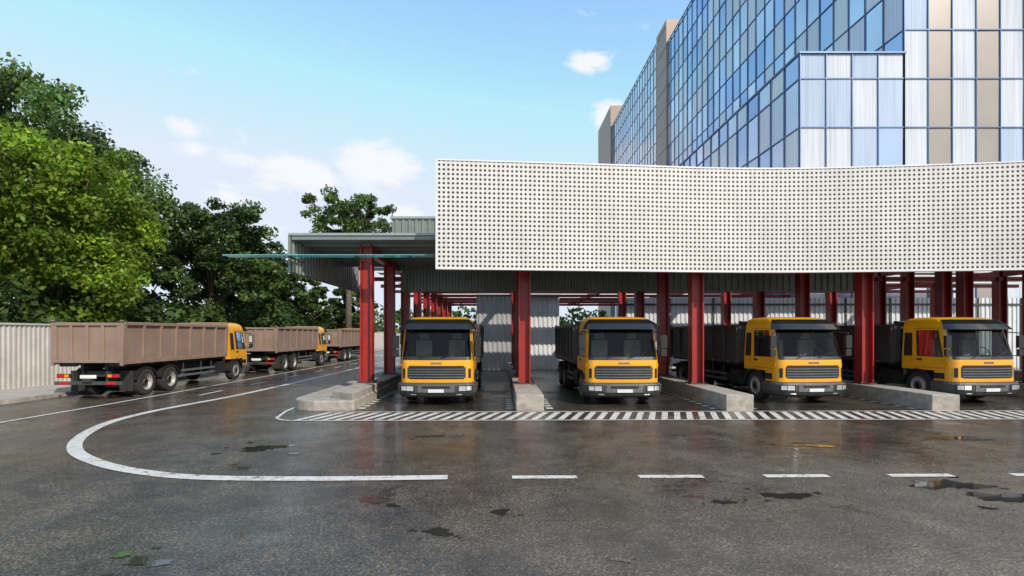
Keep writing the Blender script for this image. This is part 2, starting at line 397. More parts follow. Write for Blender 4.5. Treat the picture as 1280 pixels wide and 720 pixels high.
    for sg in(-1,1):
        mb.box(sg*.42-.04,sg*.42+.04,.5,L-.35,.72,.98,'chassis')
        mb.box(sg*.42-.05,sg*.42+.05,2.3,L-.3,1.0,1.2,'chassis')
        for z in(.52,.72): mb.box(sg*1.12-.02,sg*1.12+.02,3.3,wb[0]-.75,z,z+.09,'grey')
        for y in(3.5,4.3,wb[0]-.95): mb.box(sg*1.09-.02,sg*1.09+.02,y,y+.06,.5,1.15,'chassis')
        for cy in wb:
            n=14
            for i in range(n):
                a=math.pi*(.06+.88*i/n); b=math.pi*(.06+.88*(i+1)/n); r=.60
                x0,x1=(sg*.72,sg*1.17) 
                mb.quad([(x0,cy+r*math.cos(a),.5+r*math.sin(a)*.93),(x1,cy+r*math.cos(a),.5+r*math.sin(a)*.93),(x1,cy+r*math.cos(b),.5+r*math.sin(b)*.93),(x0,cy+r*math.cos(b),.5+r*math.sin(b)*.93)],'black')
                mb.quad([(x1,cy+r*math.cos(a),.5+r*math.sin(a)*.93),(x1,cy+(r-.06)*math.cos(a),.5+(r-.06)*math.sin(a)*.93),(x1,cy+(r-.06)*math.cos(b),.5+(r-.06)*math.sin(b)*.93),(x1,cy+r*math.cos(b),.5+r*math.sin(b)*.93)],'black')
    for y in lin(2.2,L-.5,8): mb.box(-.42,.42,y,y+.08,.75,.95,'chassis')
    for cy in wb: mb.tube((-.9,cy,.5),(.9,cy,.5),.09,.09,'chassis',10); mb.box(-.22,.22,cy-.22,cy+.22,.32,.7,'chassis')
    mb.box(.62,1.12,2.35,3.15,.42,.98,'tank'); mb.box(-1.12,-.62,2.35,3.0,.45,.98,'black')
    for y in (2.5,3.0): mb.box(.61,1.13,y,y+.05,.41,.99,'black')
    mb.tube((-.9,2.12,.7),(-.9,2.12,2.7),.07,.07,'grey',10)
    mb.box(-.6,.7,2.04,2.2,1.05,2.1,'black')
    mb.box(-1.15,1.15,L-.12,L-.02,.50,.62,'dgrey')
    for sg in(-1,1):
        mb.box(sg*.6-.04,sg*.6+.04,L-.3,L-.1,.55,.95,'chassis')
        mb.box(sg*.85-.24,sg*.85+.24,L-.1,L-.04,.74,.88,'black'); mb.box(sg*.95-.12,sg*.95+.12,L-.045,L-.02,.76,.86,'red_l'); mb.box(sg*.74-.07,sg*.74+.07,L-.045,L-.02,.76,.86,'amber')
        mb.box(sg*.86-.25,sg*.86+.25,wb[-1]+.66,wb[-1]+.68,.22,.95,'rubber')
        mb.box(sg*.8-.16,sg*.8+.16,L-.02,L-.005,.51,.61,'red_l')
    mb.box(-.28,.28,L-.05,L-.03,.72,.84,'plate'); mb.box(-.15,.15,L-.2,L+.05,.6,.72,'chassis')
    out.append(('chassis',mb.mesh('chassis_'+tag),.008))
    mb=MB()
    def wheel(cx,cy,side,rear):
        tp=[(-.30,.30,'rubber'),(-.30,.46,'rubber'),(-.27,.495,'rubber'),(-.15,.50,'rubber'),(-.03,.495,'rubber'),(0,.46,'rubber'),(.005,.40,'rubber'),(0,.295,'rubber')]
        if rear: tp+=[(-.005,.285,'rim'),(-.03,.27,'rim'),(-.15,.235,'rim'),(-.17,.17,'rim'),(-.165,.14,'rim'),(-.05,.125,'chassis'),(-.04,.08,'chassis')]
        else: tp+=[(.0,.285,'rim'),(-.02,.275,'rim'),(-.07,.25,'rim'),(-.01,.17,'rim'),(.0,.13,'rim'),(.03,.115,'chassis'),(.04,.07,'chassis')]
        mb.lathe_x(cx,cy,.5,tp,side)
        for j in range(10):
            t=2*math.pi*j/10; r=.15 if not rear else .19; dx=.0 if not rear else -.17
            mb.tube((cx+side*(dx-.01),cy+r*math.cos(t),.5+r*math.sin(t)),(cx+side*(dx+.03),cy+r*math.cos(t),.5+r*math.sin(t)),.016,.016,'dgrey',6)
        if rear: 
            mb.lathe_x(cx-side*.33,cy,.5,[(-.28,.3,'rubber'),(-.28,.46,'rubber'),(-.25,.495,'rubber'),(-.03,.495,'rubber'),(0,.46,'rubber'),(0,.2,'rubber')],side)
    for sg in(-1,1):
        wheel(sg*1.13,1.38,sg,False)
        for cy in wb: wheel(sg*1.16,cy,sg,True)
    out.append(('wheels',mb.mesh('wheels_'+tag,True),0))
    mb=MB()
    for sg in(-1,1):
        n=16
        for i in range(n):
            a=math.pi*i/n; b=math.pi*(i+1)/n; r=.60
            def q(t,rr,x): return (sg*x,1.38+rr*math.cos(t),.48+rr*math.sin(t)*.98)
            mb.quad([q(a,r,.8),q(a,r,1.19),q(b,r,1.19),q(b,r,.8)],'black'); mb.quad([q(a,r,1.19),q(a,r-.055,1.19),q(b,r-.055,1.19),q(b,r,1.19)],'black')
    mb.box(-1.0,1.0,.8,1.98,1.0,1.05,'black')
    out.append(('fenders',mb.mesh('fenders_'+tag,False),0))
    # tipper body: open box, ribs, rails, raised head board, tailgate
    mb=MB(); y0,y1=2.35,L; zb=1.28; hw=1.2; k=body; bt=boxtop
    mb.box(-hw+.04,hw-.04,y0+.04,y1-.06,zb,zb+.07,k)
    for sg in(-1,1):
        mb.box(sg*(hw-.045)-.02,sg*(hw-.045)+.02,y0,y1-.06,zb,bt-.02,k)
        mb.box(sg*(hw-.01)-.075,sg*(hw-.01)+.075,y0,y1-.05,bt-.11,bt,k)
        mb.box(sg*(hw-.03)-.05,sg*(hw-.03)+.05,y0,y1-.05,zb-.08,zb+.06,k)
        nn=int((y1-y0)/.92)
        for i in range(nn+1):
            y=y0+.0+(y1-.17-y0)*i/nn
            w=.10 if 0<i<nn else .16
            xi=sg*(hw-.025); xo=sg*(hw+.06); xm=sg*(hw+.015)
            i0=len(mb.v); zt=bt-.112; z0_=zb+.062
            mb.v+=[(xi,y,z0_),(xm,y,z0_),(xm,y+w,z0_),(xi,y+w,z0_),(xi,y,zt),(xo,y,zt),(xo,y+w,zt),(xi,y+w,zt)]
            for f in ((0,3,2,1),(4,5,6,7),(0,1,5,4),(1,2,6,5),(2,3,7,6),(3,0,4,7)): mb.f.append([i0+q for q in f]); mb.m.append(mb.mi(k))
        for y in lin(y0+.2,y1-.3,9): mb.box(sg*.85-.3,sg*.85+.3,y,y+.07,zb-.16,zb-.001,'chassis')
        for y in lin(y0+.6,y1-.8,4):
            xi=sg*(hw+.02); xo=sg*(hw+.04); mb.box(min(xi,xo),max(xi,xo),y,y+.08,zb-.05,zb-.01,'amber')
    mb.box(-hw+.02,hw-.02,y0-.05,y0-.003,zb-.05,bt+.12,k)
    mb.box(-hw+.02,hw-.02,y0-.22,y0-.052,bt+.07,bt+.12,k)
    for x in lin(-1.0,1.0,4): mb.box(x-.04,x+.04,y0-.11,y0-.05,zb,bt+.06,k)
    mb.tube((0,y0-.18,1.0),(0,y0-.14,2.3),.10,.08,'grey',12)
    mb.box(-hw+.07,hw-.07,y1-.06,y1-.02,zb+.02,bt-.05,k)
    for x in lin(-hw+.12,hw-.12,4): mb.box(x-.05,x+.05,y1-.02,y1+.04,zb+.05,bt-.12,k)
    for z in(zb-.02,bt-.13): mb.box(-hw+.07,hw-.07,y1-.025,y1+.05,z,z+.10,k)
    for sg in(-1,1): mb.box(sg*(hw-.02)-.055,sg*(hw-.02)+.055,y1-.05,y1+.03,zb-.12,bt+.06,k); mb.tube((sg*(hw-.14),y1+.02,bt),(sg*(hw+.05),y1+.02,bt),.03,.03,'chassis',8)
    out.append(('tipper_body',mb.mesh('tipper_'+tag),.012))
    return out
tm_front=build_truck_meshes('a',8.1,'bodydark',[5.6,6.95],2.60)
tm_left=build_truck_meshes('b',9.3,'brown',[6.55,7.95],2.67)
def place_truck(tm,x,y,rz):
    e=empty('dump_truck',(x,y,0.012),rz)
    for nme,me,bv in tm: add(me,e,nme,bv)
    return e
place_truck(tm_front,-2.0,16.6,0)
place_truck(tm_front,3.9,16.6,R(0.6))
place_truck(tm_front,10.02,16.85,R(6))
place_truck(tm_front,15.65,16.9,R(6))
for yf in (27.4,39.9,52.2): place_truck(tm_left,-14.15,yf,R(180))

# ------------------------------------------------------------------ ground
def sheet(name,poly,z,k,parent=None):
    mb=MB(); mb.quad([(x,y,z) for x,y in poly],k); return add(mb.mesh(name),parent)
g=sheet('ground',[(-900,-200),(900,-200),(900,1500),(-900,1500)],0,'asphalt')
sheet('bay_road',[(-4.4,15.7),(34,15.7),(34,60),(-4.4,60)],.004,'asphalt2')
sheet('verge',[(-400,-50),(-19.2,-50),(-19.2,600),(-400,600)],.02,'soil')
mb=MB()
def arcpts(cx,cy,r,a0,a1,n): return [(cx+r*math.cos(R(a0+(a1-a0)*i/n)),cy+r*math.sin(R(a0+(a1-a0)*i/n))) for i in range(n+1)]
poly=[(-60,15.2),(-18.2,15.2)]+arcpts(-18.2,17.5,2.3,-90,0,10)+[(-15.9,110),(-60,110)]
mb.prism(poly,0,.13,'concrete')
pin=[(-60,15.36),(-18.2,15.36)]+arcpts(-18.2,17.5,2.14,-90,0,10)+[(-16.06,110),(-60,110)]
mb.quad([(x,y,.134) for x,y in pin],'pave')
add(mb.mesh('pavement'))
w=empty('boundary_wall'); mb=MB()
corr(mb,(-19.0,100),(-19.0,17.5),.12,2.62,'wallc',.22,-.04)
mb.box(-19.3,-19.05,17.5,100,.12,2.6,'wallc')
mb2=MB(); mb2.box(-19.36,-18.92,17.4,100,2.62,2.70,'wallc'); mb2.box(-19.36,-18.92,17.2,17.5,.12,2.62,'wallc')
add(mb.mesh('ribbed_panels'),w); add(mb2.mesh('coping'),w)
rm=empty('road_markings')
def strip(name,pts,width,z=.008):
    mb=MB(); pts=[Vector((x,y)) for x,y in pts]; Ls=[]
    for i,p in enumerate(pts):
        d=(pts[min(i+1,len(pts)-1)]-pts[max(i-1,0)]).normalized(); n=Vector((-d.y,d.x))
        Ls.append((p+n*width/2,p-n*width/2))
    for (a,b),(c,d) in zip(Ls[:-1],Ls[1:]): mb.quad([(b.x,b.y,z),(d.x,d.y,z),(c.x,c.y,z),(a.x,a.y,z)],'paint')
    return mb
def catmull(ps,n=8):
    out=[]; 
    for i in range(len(ps)-1):
        p0=Vector(ps[max(i-1,0)]);p1=Vector(ps[i]);p2=Vector(ps[i+1]);p3=Vector(ps[min(i+2,len(ps)-1)])
        for j in range(n):
            t=j/n; out.append(tuple(.5*((2*p1)+(p2-p0)*t+(2*p0-5*p1+4*p2-p3)*t*t+(-p0+3*p1-3*p2+p3)*t**3)))
    out.append(ps[-1]); return out
cur=[(-.82,8.3),(-2.8,8.22),(-4.6,8.28),(-5.8,8.6),(-6.96,9.2),(-8.2,10.2),(-9.2,11.6),(-9.95,13.4),(-10.15,15.2),(-10.0,16.9),(-9.75,18.8),(-9.6,22),(-9.5,30),(-9.5,75)]
add(strip('lane_curve',catmull(cur),.25).mesh('lane_curve'),rm)
for i in range(14):
    x0=.19+2.0*i; y=8.3+.035*i; add(strip('d',[(x0,y),(x0+1.02,y+.015)],.17).mesh('lane_dash'),rm)
add(strip('e',[(-12.9,9),(-12.75,13),(-12.6,17),(-12.55,24),(-12.55,80)],.14).mesh('edge_line'),rm)
for i in range(9):
    y=19.5+4*i; add(strip('e',[(-11.1,y),(-11.1,y+1.6)],.14).mesh('lane_dash'),rm)
mb=MB()
Y0=lambda x:13.72+.014*(x+5); Y1=lambda x:15.22+.014*(x+5)
x=-5.4
while x<34:
    a,b=Y0(x)+.1,Y1(x)-.1; sl=.42
    mb.quad([(x,a,.008),(x+.17,a,.008),(x+.17+sl,b,.008),(x+sl,b,.008)],'paint'); x+=.345
add(mb.mesh('hatching'),rm)
band=[(34,Y0(34)),(10,Y0(10)),(-5,Y0(-5))]+arcpts(-5.3,14.47,.75,-90,-180,6)[1:]+[(-6.25,15.4),(-6.35,17.5)]
add(strip('x',band,.09,.012).mesh('hatch_border'),rm)
add(strip('x',[(34,Y1(34)),(-5,Y1(-5))],.09,.012).mesh('hatch_border'),rm)
mb=MB()
for xi in (-4.18,.30,1.5,6.45,7.65,12.5,13.75):
    for j in range(14):
        y=15.9+j*.55; mb.quad([(xi-.1,y,.010),(xi+.1,y,.010),(xi+.1,y+.28,.010),(xi-.1,y+.28,.010)],'paint')
add(mb.mesh('bay_ticks'),rm)

def blob(cx,cy,r,seed,asp=1.6):
    rr=random.Random(seed); ph=[rr.uniform(0,6.28) for _ in range(8)]; pts=[]
    n=110
    for i in range(n):
        t=2*math.pi*i/n; q=1+.30*math.sin(2*t+ph[0])+.2*math.sin(3*t+ph[1])+.14*math.sin(5*t+ph[2])+.10*math.sin(9*t+ph[3])+.08*math.sin(14*t+ph[4])+.06*math.sin(23*t+ph[5])+.04*math.sin(37*t+ph[6])
        q=max(q,.15)
        pts.append((cx+r*asp*q*math.cos(t),cy+r*q*math.sin(t)))
    return pts
def px(u,v): Y=1485/(v-418); return ((u-625)*Y/660,Y)
pd=empty('puddles')
rr=random.Random(4)
for i,(u,v,r) in enumerate([(1185,606,.26),(1260,622,.24),(548,665,.10),(625,640,.08),(905,628,.08),(985,620,.16),(185,702,.12),(490,632,.06),(775,700,.05),(1010,556,.2),(1200,548,.28),(540,545,.16),(330,560,.25)]):
    x,y=px(u,v); mb=MB(); mb.quad([(a,c,.006) for a,c in blob(x,y,r,i+3)],'water')
    for j in range(4):
        aa=rr.uniform(0,6.28); d=rr.uniform(1.8,2.9)*r; mb.quad([(a,c,.006) for a,c in blob(x+1.6*d*math.cos(aa),y+d*math.sin(aa),r*rr.uniform(.1,.25),i*7+j)],'water')
    add(mb.mesh('puddle'),pd)
x,y=px(153,694); mb=MB(); mb.quad([(a,c,.010) for a,c in blob(x,y,.06,77,1.6)],'moss'); add(mb.mesh('moss_patch'),pd)
# ------------------------------------------------------------------ depot
def island(x,y0=15.5,y1=34,w=.82,h=.48):
    mb=MB(); mb.prism([(x-w/2,y0),(x+w/2,y0),(x+w/2,y1),(x-w/2,y1)],0.005,h,'concrete')
    return add(mb.mesh('traffic_island'),None,'traffic_island',.03)
for x in (.88,7.05,13.1,19.2,25.3): island(x)
e=empty('traffic_island'); 
mb=MB(); mb.prism([(-5.15,16.2),(-4.35,15.6),(-4.35,34),(-5.15,34)],.3,.52,'concrete'); add(mb.mesh('upper_block'),e,None,.03)
pl=[(-4.3,15.55),(-4.3,34),(-6.3,34),(-6.3,16.6)]+arcpts(-5.35,16.45,.95,180,262,8)
mb=MB(); mb.prism(pl,0.005,.30,'concrete'); add(mb.mesh('kerb_base'),e,None,.04)

depot=empty('depot_canopy')
def hcol(mb,x,y,z0,z1,w=.42,d=.42,t=.045,k='red'):
    mb.box(x-w/2,x-w/2+t,y-d/2,y+d/2,z0,z1,k); mb.box(x+w/2-t,x+w/2,y-d/2,y+d/2,z0,z1,k); mb.box(x-w/2+t,x+w/2-t,y-t/2,y+t/2,z0,z1,k)
    mb.box(x-w/2-.08,x+w/2+.08,y-d/2-.08,y+d/2+.08,z0,z0+.035,'dgrey')
    for sx in(-1,1):
        for sy in (-1,1): mb.tube((x+sx*(w/2+.04),y+sy*(d/2+.04),z0+.03),(x+sx*(w/2+.04),y+sy*(d/2+.04),z0+.08),.018,.018,'grey',6)
rows=[19+3.87*i for i in range(9)]
mb=MB()
for i,x in enumerate((-4.78,.88,7.05,13.1,19.2,25.3)):
    for j,y in enumerate(rows):
        if i>=1 and j>3: continue
        hcol(mb,x,y,.525 if (i==0) else .485,5.47)
hcol(mb,20.15,22.9,.0,5.47); hcol(mb,20.6,26.7,0,5.47)
add(mb.mesh('columns'),depot)
mb=MB()
for x in (-4.78,.88,7.05,13.1,19.2,25.3):
    mb.box(x-.12,x+.12,19.3,54,5.15,5.45,'red')
for y in rows[2:]:
    mb.box(-6.9,30,y-.1,y+.1,4.95,5.14,'red')
    for xx in lin(-6.5,28,22): mb.tube((xx,y,4.97),(xx+.8,y,5.12),.03,.03,'red',5)
add(mb.mesh('roof_beams'),depot)
mb=MB()
mb.box(-7.1,32,18.0,25.3,5.48,5.62,'ceil')
mb.box(-7.2,32,17.95,25.3,5.621,5.70,'roofedge')
yy=25.9
while yy<56:
    mb.box(-6.5,32,yy,yy+1.1,5.5,5.6,'white_metal'); yy+=1.9
for y in lin(18.9,24.4,6): mb.box(-7.0,31,y-.04,y+.04,5.40,5.478,'ceil')
add(mb.mesh('roof'),depot)
mb=MB()
corr(mb,(-7.12,18.0),(-7.12,26.6),4.38,5.47,'green_metal',.3,.05)
mb.box(-7.22,-7.13,17.98,26.6,4.36,5.62,'green_metal')
corr(mb,(-4.6,24.7),(17,24.7),4.28,5.46,'green_metal',.3,.05)
mb.box(-4.6,17,24.72,24.9,4.26,5.46,'ceil')
add(mb.mesh('apron'),depot)
mb=MB()
corr(mb,(-4.9,24),(32,24),5.72,7.5,'green_metal',.3,.05); mb.box(-4.9,32,24.06,24.8,5.72,7.5,'green_metal')
mb.box(-4.98,32,23.9,24.9,7.5,7.6,'roofedge')
mb.tube((-4.9,24,7.5),(-4.9,24,8.15),.03,.03,'dgrey',6)
add(mb.mesh('roof_plant_screen'),depot)
mb=MB(); mb.box(-9.15,-2.05,17.4,17.9,4.86,4.89,'cyan')
for x in (-7.0,-4.78,-3.0): mb.box(x-.03,x+.03,17.45,18.8,4.80,4.855,'dgrey')
add(mb.mesh('glass_fin'),depot)
fx=[(-2.02,16.9),(1.2,17.2),(4.4,17.5),(7.4,17.78),(10.2,17.8),(12.7,17.6),(15,17.35),(17.2,17.05),(21,16.3),(26,14.9),(31,12.9)]
fp=catmull(fx,6)
def fascia():
    verts=[];faces=[];uvs=[]
    s=0; S=[0]
    for a,b in zip(fp[:-1],fp[1:]): s+=math.dist(a,b); S.append(s)
    z0,z1=4.38,7.83
    for (x,y),q in zip(fp,S): verts+=[(x,y,z0),(x,y,z1)]; uvs+=[(q,0),(q,z1-z0)]
    n=len(fp)
    for i in range(n-1): faces.append((2*i,2*i+2,2*i+3,2*i+1))
    me=bpy.data.meshes.new('perforated_sign'); me.from_pydata(verts,[],faces); me.materials.append(M['perf'])
    ul=me.uv_layers.new(name='UVMap')
    for l in me.loops: ul.data[l.index].uv=uvs[l.vertex_index]
    return me
pf=empty('perforated_fascia'); add(fascia(),pf,'perforated_sheet')
mb=MB()
for (a,b) in zip(fp[:-1],fp[1:]):
    for z0,z1 in((4.34,4.385),(7.825,7.87)):
        mb.quad([(a[0],a[1]-.02,z0),(b[0],b[1]-.02,z0),(b[0],b[1]-.02,z1),(a[0],a[1]-.02,z1)],'white_metal')
        mb.quad([(a[0],a[1]-.02,z0),(b[0],b[1]-.02,z0),(b[0],b[1]+.2,z0),(a[0],a[1]+.2,z0)],'white_metal')
        mb.quad([(a[0],a[1]-.02,z1),(b[0],b[1]-.02,z1),(b[0],b[1]+.2,z1),(a[0],a[1]+.2,z1)],'white_metal')
    mb.quad([(a[0],a[1]+.2,4.34),(b[0],b[1]+.2,4.34),(b[0],b[1]+.2,7.87),(a[0],a[1]+.2,7.87)],'ceil')
mb.box(-2.06,-2.0,16.87,17.12,4.34,7.87,'white_metal')
for x,y in fp[3::6]: mb.box(x-.06,x+.06,y+.2,y+1.6,5.1,5.25,'dgrey')
add(mb.mesh('frame'),pf)
bw=empty('corrugated_shed')
mb=MB(); corr(mb,(-1.5,33.7),(.9,33.7),.0,4.7,'silver',.28,.06); corr(mb,(.9,33.9),(3.8,33.9),.0,4.7,'white_metal',.28,.06)
mb.box(-1.5,3.8,34.0,44,0,4.7,'silver'); add(mb.mesh('cladding'),bw)
mb=MB(); mb.box(-1.56,3.86,33.6,34.1,4.7,4.8,'dgrey'); mb.box(.86,.94,33.55,33.9,0,4.7,'dgrey'); add(mb.mesh('shed_trim'),bw)
bw=empty('rear_wall')
mb=MB(); corr(mb,(8.4,35.5),(40,35.5),.0,4.7,'white_metal',.3,.06); mb.box(8.4,40,35.6,36.2,0,4.7,'white_metal'); add(mb.mesh('cladding'),bw)
mb=MB()
for x in lin(8.4,38,10): mb.box(x-.06,x+.06,35.4,35.5,0,4.7,'dgrey')
mb.box(8.4,40,35.38,35.5,4.2,4.32,'dgrey'); add(mb.mesh('wall_posts'),bw)

# ------------------------------------------------------------------ glass building
gb=empty('glass_office_building')
def facade(name,o,d,n,w,zs,pick,mull='mull',depth=.09,mw=.05):
    d=Vector((d[0],d[1],0)); o=Vector((o[0],o[1],0)); nr=Vector((d.y,-d.x,0))
    mb=MB(); mm=MB()
    for i in range(n):
        for j in range(len(zs)-1):
            k=pick(i,j)
            a=o+d*(i*w); b=o+d*((i+1)*w)
            tx=random.uniform(-.008,.008); tz=random.uniform(-.008,.008)
            pts=[a+nr*(tx+tz),b+nr*(-tx+tz),b+nr*(-tx-tz),a+nr*(tx-tz)]
            zz=(zs[j],zs[j],zs[j+1],zs[j+1])
            mb.quad([(p.x,p.y,z) for p,z in zip(pts,zz)],k)
    def bx(p0,p1,z0,z1,dep):
        a=p0-nr*.03; b=p1-nr*.03; c=p1+nr*dep; e=p0+nr*dep
        i=len(mm.v)
        mm.v+=[(p.x,p.y,z0) for p in (e,c,b,a)]+[(p.x,p.y,z1) for p in (e,c,b,a)]
        for f in ((0,3,2,1),(4,5,6,7),(0,1,5,4),(1,2,6,5),(2,3,7,6),(3,0,4,7)): mm.f.append([i+q for q in f]); mm.m.append(mm.mi(mull))
    for i in range(n+1):
        c=o+d*(i*w); bx(c-d*mw/2,c+d*mw/2,zs[0],zs[-1],depth)
    for z in zs: bx(o,o+d*(n*w),z-mw*.7,z+mw*.7,depth-.012)
    add(mb.mesh(name+'_panels'),gb); add(mm.mesh(name+'_mullions'),gb)
fl=lambda z0,n:[z0+3.42*i for i in range(n+1)]
def pickL(i,j):
    c=math.sin(i*.35+j*.5)+math.sin(i*.13-j*.9)
    if c>0.4: return random.choices(['g0','g1','g2','g5'],[4,4,3,1])[0]
    return random.choices(['g0','g1','g2','g3','g4','g5'],[.8,3,5,3,1.5,3])[0]
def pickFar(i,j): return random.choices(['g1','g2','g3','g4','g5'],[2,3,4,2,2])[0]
def pickF(i,j):
    return random.choices(['g2','g4','g5'],[1.2,5,5])[0]
def pickF2(i,j):
    if i%2==1: return 'taupe'
    return 'g4' if random.random()<.7 else 'g5'
zb=16.75-3.42*4
facade('upper_side',(28.3,89.4),(0,-1),27,1.94,fl(zb,14)+[51.6],pickL,'mull')
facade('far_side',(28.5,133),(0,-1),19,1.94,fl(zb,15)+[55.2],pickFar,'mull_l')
facade('lower_side',(21,89.4),(0,-1),27,1.94,fl(zb,5)+[21.9],pickL,'mull')
facade('lower_front',(21,37),(1,0),4,1.825,fl(zb,5)+[21.9],pickF,'mull')
facade('upper_front',(28.3,37),(1,0),16,1.68,fl(zb,14)+[51.6],pickF2,'mull')
mb=MB()
mb.box(28.45,60,37.2,89.3,0,51.3,'taupe'); mb.box(21.15,28.3,37.2,89.3,0,21.7,'taupe')
mb.box(21,60,37.05,37.15,0,zb,'taupe')
mb.box(28.65,60,89.4,133,0,55,'taupe')
mb.box(28.0,40,88.9,94.5,0,55.3,'brownclad'); mb.box(27.9,42,133.2,150,0,60,'brownclad')
mb.box(20.9,28.4,36.85,89.4,21.9,22.02,'mull')
for z in fl(zb,15): mb.box(27.94,28.0,88.9,94.4,z-.08,z+.08,'taupe')
add(mb.mesh('core_volumes'),gb)

# ------------------------------------------------------------------ trees
def leaves_mesh(name,cent,crad,per,size,mat,rg,ctint,squash=.8,flat=False):
    n=len(cent); tot=n*per
    c=np.repeat(cent,per,0); rr=np.repeat(crad,per)
    dirs=rg.normal(size=(tot,3)); dirs/=np.linalg.norm(dirs,axis=1)[:,None]
    rad=rr*rg.random(tot)**.45
    p=c+dirs*rad[:,None]*np.array([1,1,squash])
    nrm=dirs*.6+rg.normal(size=(tot,3))*.6+np.array([0,0,.35])
    if flat: nrm=rg.normal(size=(tot,3))*.12+np.array([0,0,1.])
    nrm/=np.linalg.norm(nrm,axis=1)[:,None]
    t=np.cross(nrm,rg.normal(size=(tot,3))); t/=np.linalg.norm(t,axis=1)[:,None]; b=np.cross(nrm,t)
    s=size*(.6+.8*rg.random(tot))
    a=p+t*s[:,None]; q=p-t*s[:,None]; e=p+b*(s*.55)[:,None]; f=p-b*(s*.55)[:,None]
    V=np.stack([a,e,q,f],1).reshape(-1,3)
    me=bpy.data.meshes.new(name); me.vertices.add(tot*4); me.vertices.foreach_set('co',V.ravel().astype(np.float32))
    me.loops.add(tot*4); me.loops.foreach_set('vertex_index',np.arange(tot*4,dtype=np.int32))
    me.polygons.add(tot); me.polygons.foreach_set('loop_start',np.arange(0,tot*4,4,dtype=np.int32)); me.polygons.foreach_set('loop_total',np.full(tot,4,np.int32))
    me.update(calc_edges=True); me.materials.append(M[mat])
    tint=np.repeat(ctint,per)*(.6+.8*rg.random(tot)); hue=rg.normal(size=tot)*.1
    col=np.stack([tint*(1+hue+.05),tint,tint*(1-hue),np.ones(tot)],1); col=np.repeat(col,4,0).clip(0,3)
    at=me.color_attributes.new('tint','FLOAT_COLOR','POINT'); at.data.foreach_set('color',col.ravel().astype(np.float32))
    return me
def tree(x,y,h,r,z0,seed,mat,ncl=120,per=130,size=.17,cr=(.55,1.1),trunk_r=.28,name='broadleaf_tree'):
    rg=np.random.default_rng(seed); rd=random.Random(seed)
    e=empty(name,(x,y,0))
    cz=(z0+h)/2; hz=(h-z0)/2
    d=rg.normal(size=(ncl,3)); d/=np.linalg.norm(d,axis=1)[:,None]
    ph=rg.uniform(0,6.28,6); az=np.arctan2(d[:,1],d[:,0])
    el=np.arcsin(d[:,2])
    lob=1+.15*np.sin(3*az+ph[0]+2*el)+.12*np.sin(5*az+ph[1]-3*el)+.08*np.sin(4*el+ph[2])
    rad=np.minimum((.25+.75*rg.random(ncl)**.5)*lob,1.12)
    cent=np.stack([d[:,0]*rad*r,d[:,1]*rad*r,cz+d[:,2]*rad*hz],1)
    cent[:,2]=np.minimum(cent[:,2],h-.3)
    crad=rg.uniform(cr[0],cr[1],ncl)*r/5
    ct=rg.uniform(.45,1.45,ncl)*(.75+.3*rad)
    add(leaves_mesh('crown',cent,crad,per,size,mat,rg,ct,.65),e,'crown')
    mb=MB(); top=(rd.uniform(-.4,.4),rd.uniform(-.4,.4),z0+hz*.7)
    mid=(rd.uniform(-.2,.2),rd.uniform(-.2,.2),z0*.9)
    mb.tube((0,0,0),mid,trunk_r*1.25,trunk_r*.9,'bark',10); mb.tube(mid,top,trunk_r*.9,trunk_r*.4,'bark',9)
    for c in cent[:26]:
        t=rd.uniform(.0,.9); s=[mid[k]+(top[k]-mid[k])*t for k in range(3)]
        m=[(s[k]*.5+c[k]*.5)+(.25 if k==2 else 0) for k in range(3)]
        mb.tube(s,m,trunk_r*.33,trunk_r*.18,'bark',6,False); mb.tube(m,tuple(c),trunk_r*.18,.03,'bark',5,False)
    add(mb.mesh('trunk_and_limbs',True),e,'trunk_and_limbs')
tree(-23.0,26.5,12.2,5.5,2.6,11,'leaf_b',250,160,.135)
tree(-29.8,33,18.0,7.4,5,12,'leaf_m',320,160,.16,trunk_r=.4)
tree(-27.5,21,12,5,2.5,18,'leaf_b',120,120,.16)
tree(-20.9,38,12.4,4.4,3.6,13,'leaf_d',190,150,.145)
tree(-22.0,46,11.0,3.2,3,14,'leaf_d',110,130,.17)
tree(-24.5,34,9.5,4,1.6,20,'leaf_m',110,130,.17)
tree(-17.8,62,19.4,4.9,10,15,'leaf_m',150,120,.19,trunk_r=.32)
tree(-22.3,58,8.8,3.6,2.0,16,'leaf_d',90,120,.22)
tree(-18.3,66,8.6,3.2,2.0,17,'leaf_m',80,120,.24)
tree(-27,62,11,5,2,19,'leaf_d',90,100,.28)
rg=np.random.default_rng(5)
n=340; cent=np.stack([rg.uniform(-22.6,-20.2,n),rg.uniform(20,75,n),rg.uniform(.8,4.2,n)],1)
add(leaves_mesh('hedge',cent,rg.uniform(.7,1.2,n),80,.2,'leaf_d',rg,rg.uniform(.5,1.3,n)),None,'hedge')
n=360; cent=np.stack([rg.uniform(-90,26,n),rg.uniform(120,135,n),rg.uniform(1,8,n)*(.6+.4*np.sin(np.arange(n)))],1); cent[:,2]=np.abs(cent[:,2])+.5
add(leaves_mesh('distant_trees',cent,rg.uniform(2,3.5,n),50,.6,'leaf_m',rg,rg.uniform(.6,1.4,n)),None,'distant_trees')
# fallen leaves: loose drifts
n=70; cent=np.stack([rg.uniform(-13,13,n),3+rg.random(n)**1.2*11,np.full(n,.016)],1)
add(leaves_mesh('fallen_leaves',cent,rg.uniform(.3,1.6,n),9,.022,'leaf_f',rg,rg.uniform(.35,1.5,n),0.0,True),None,'fallen_leaves')

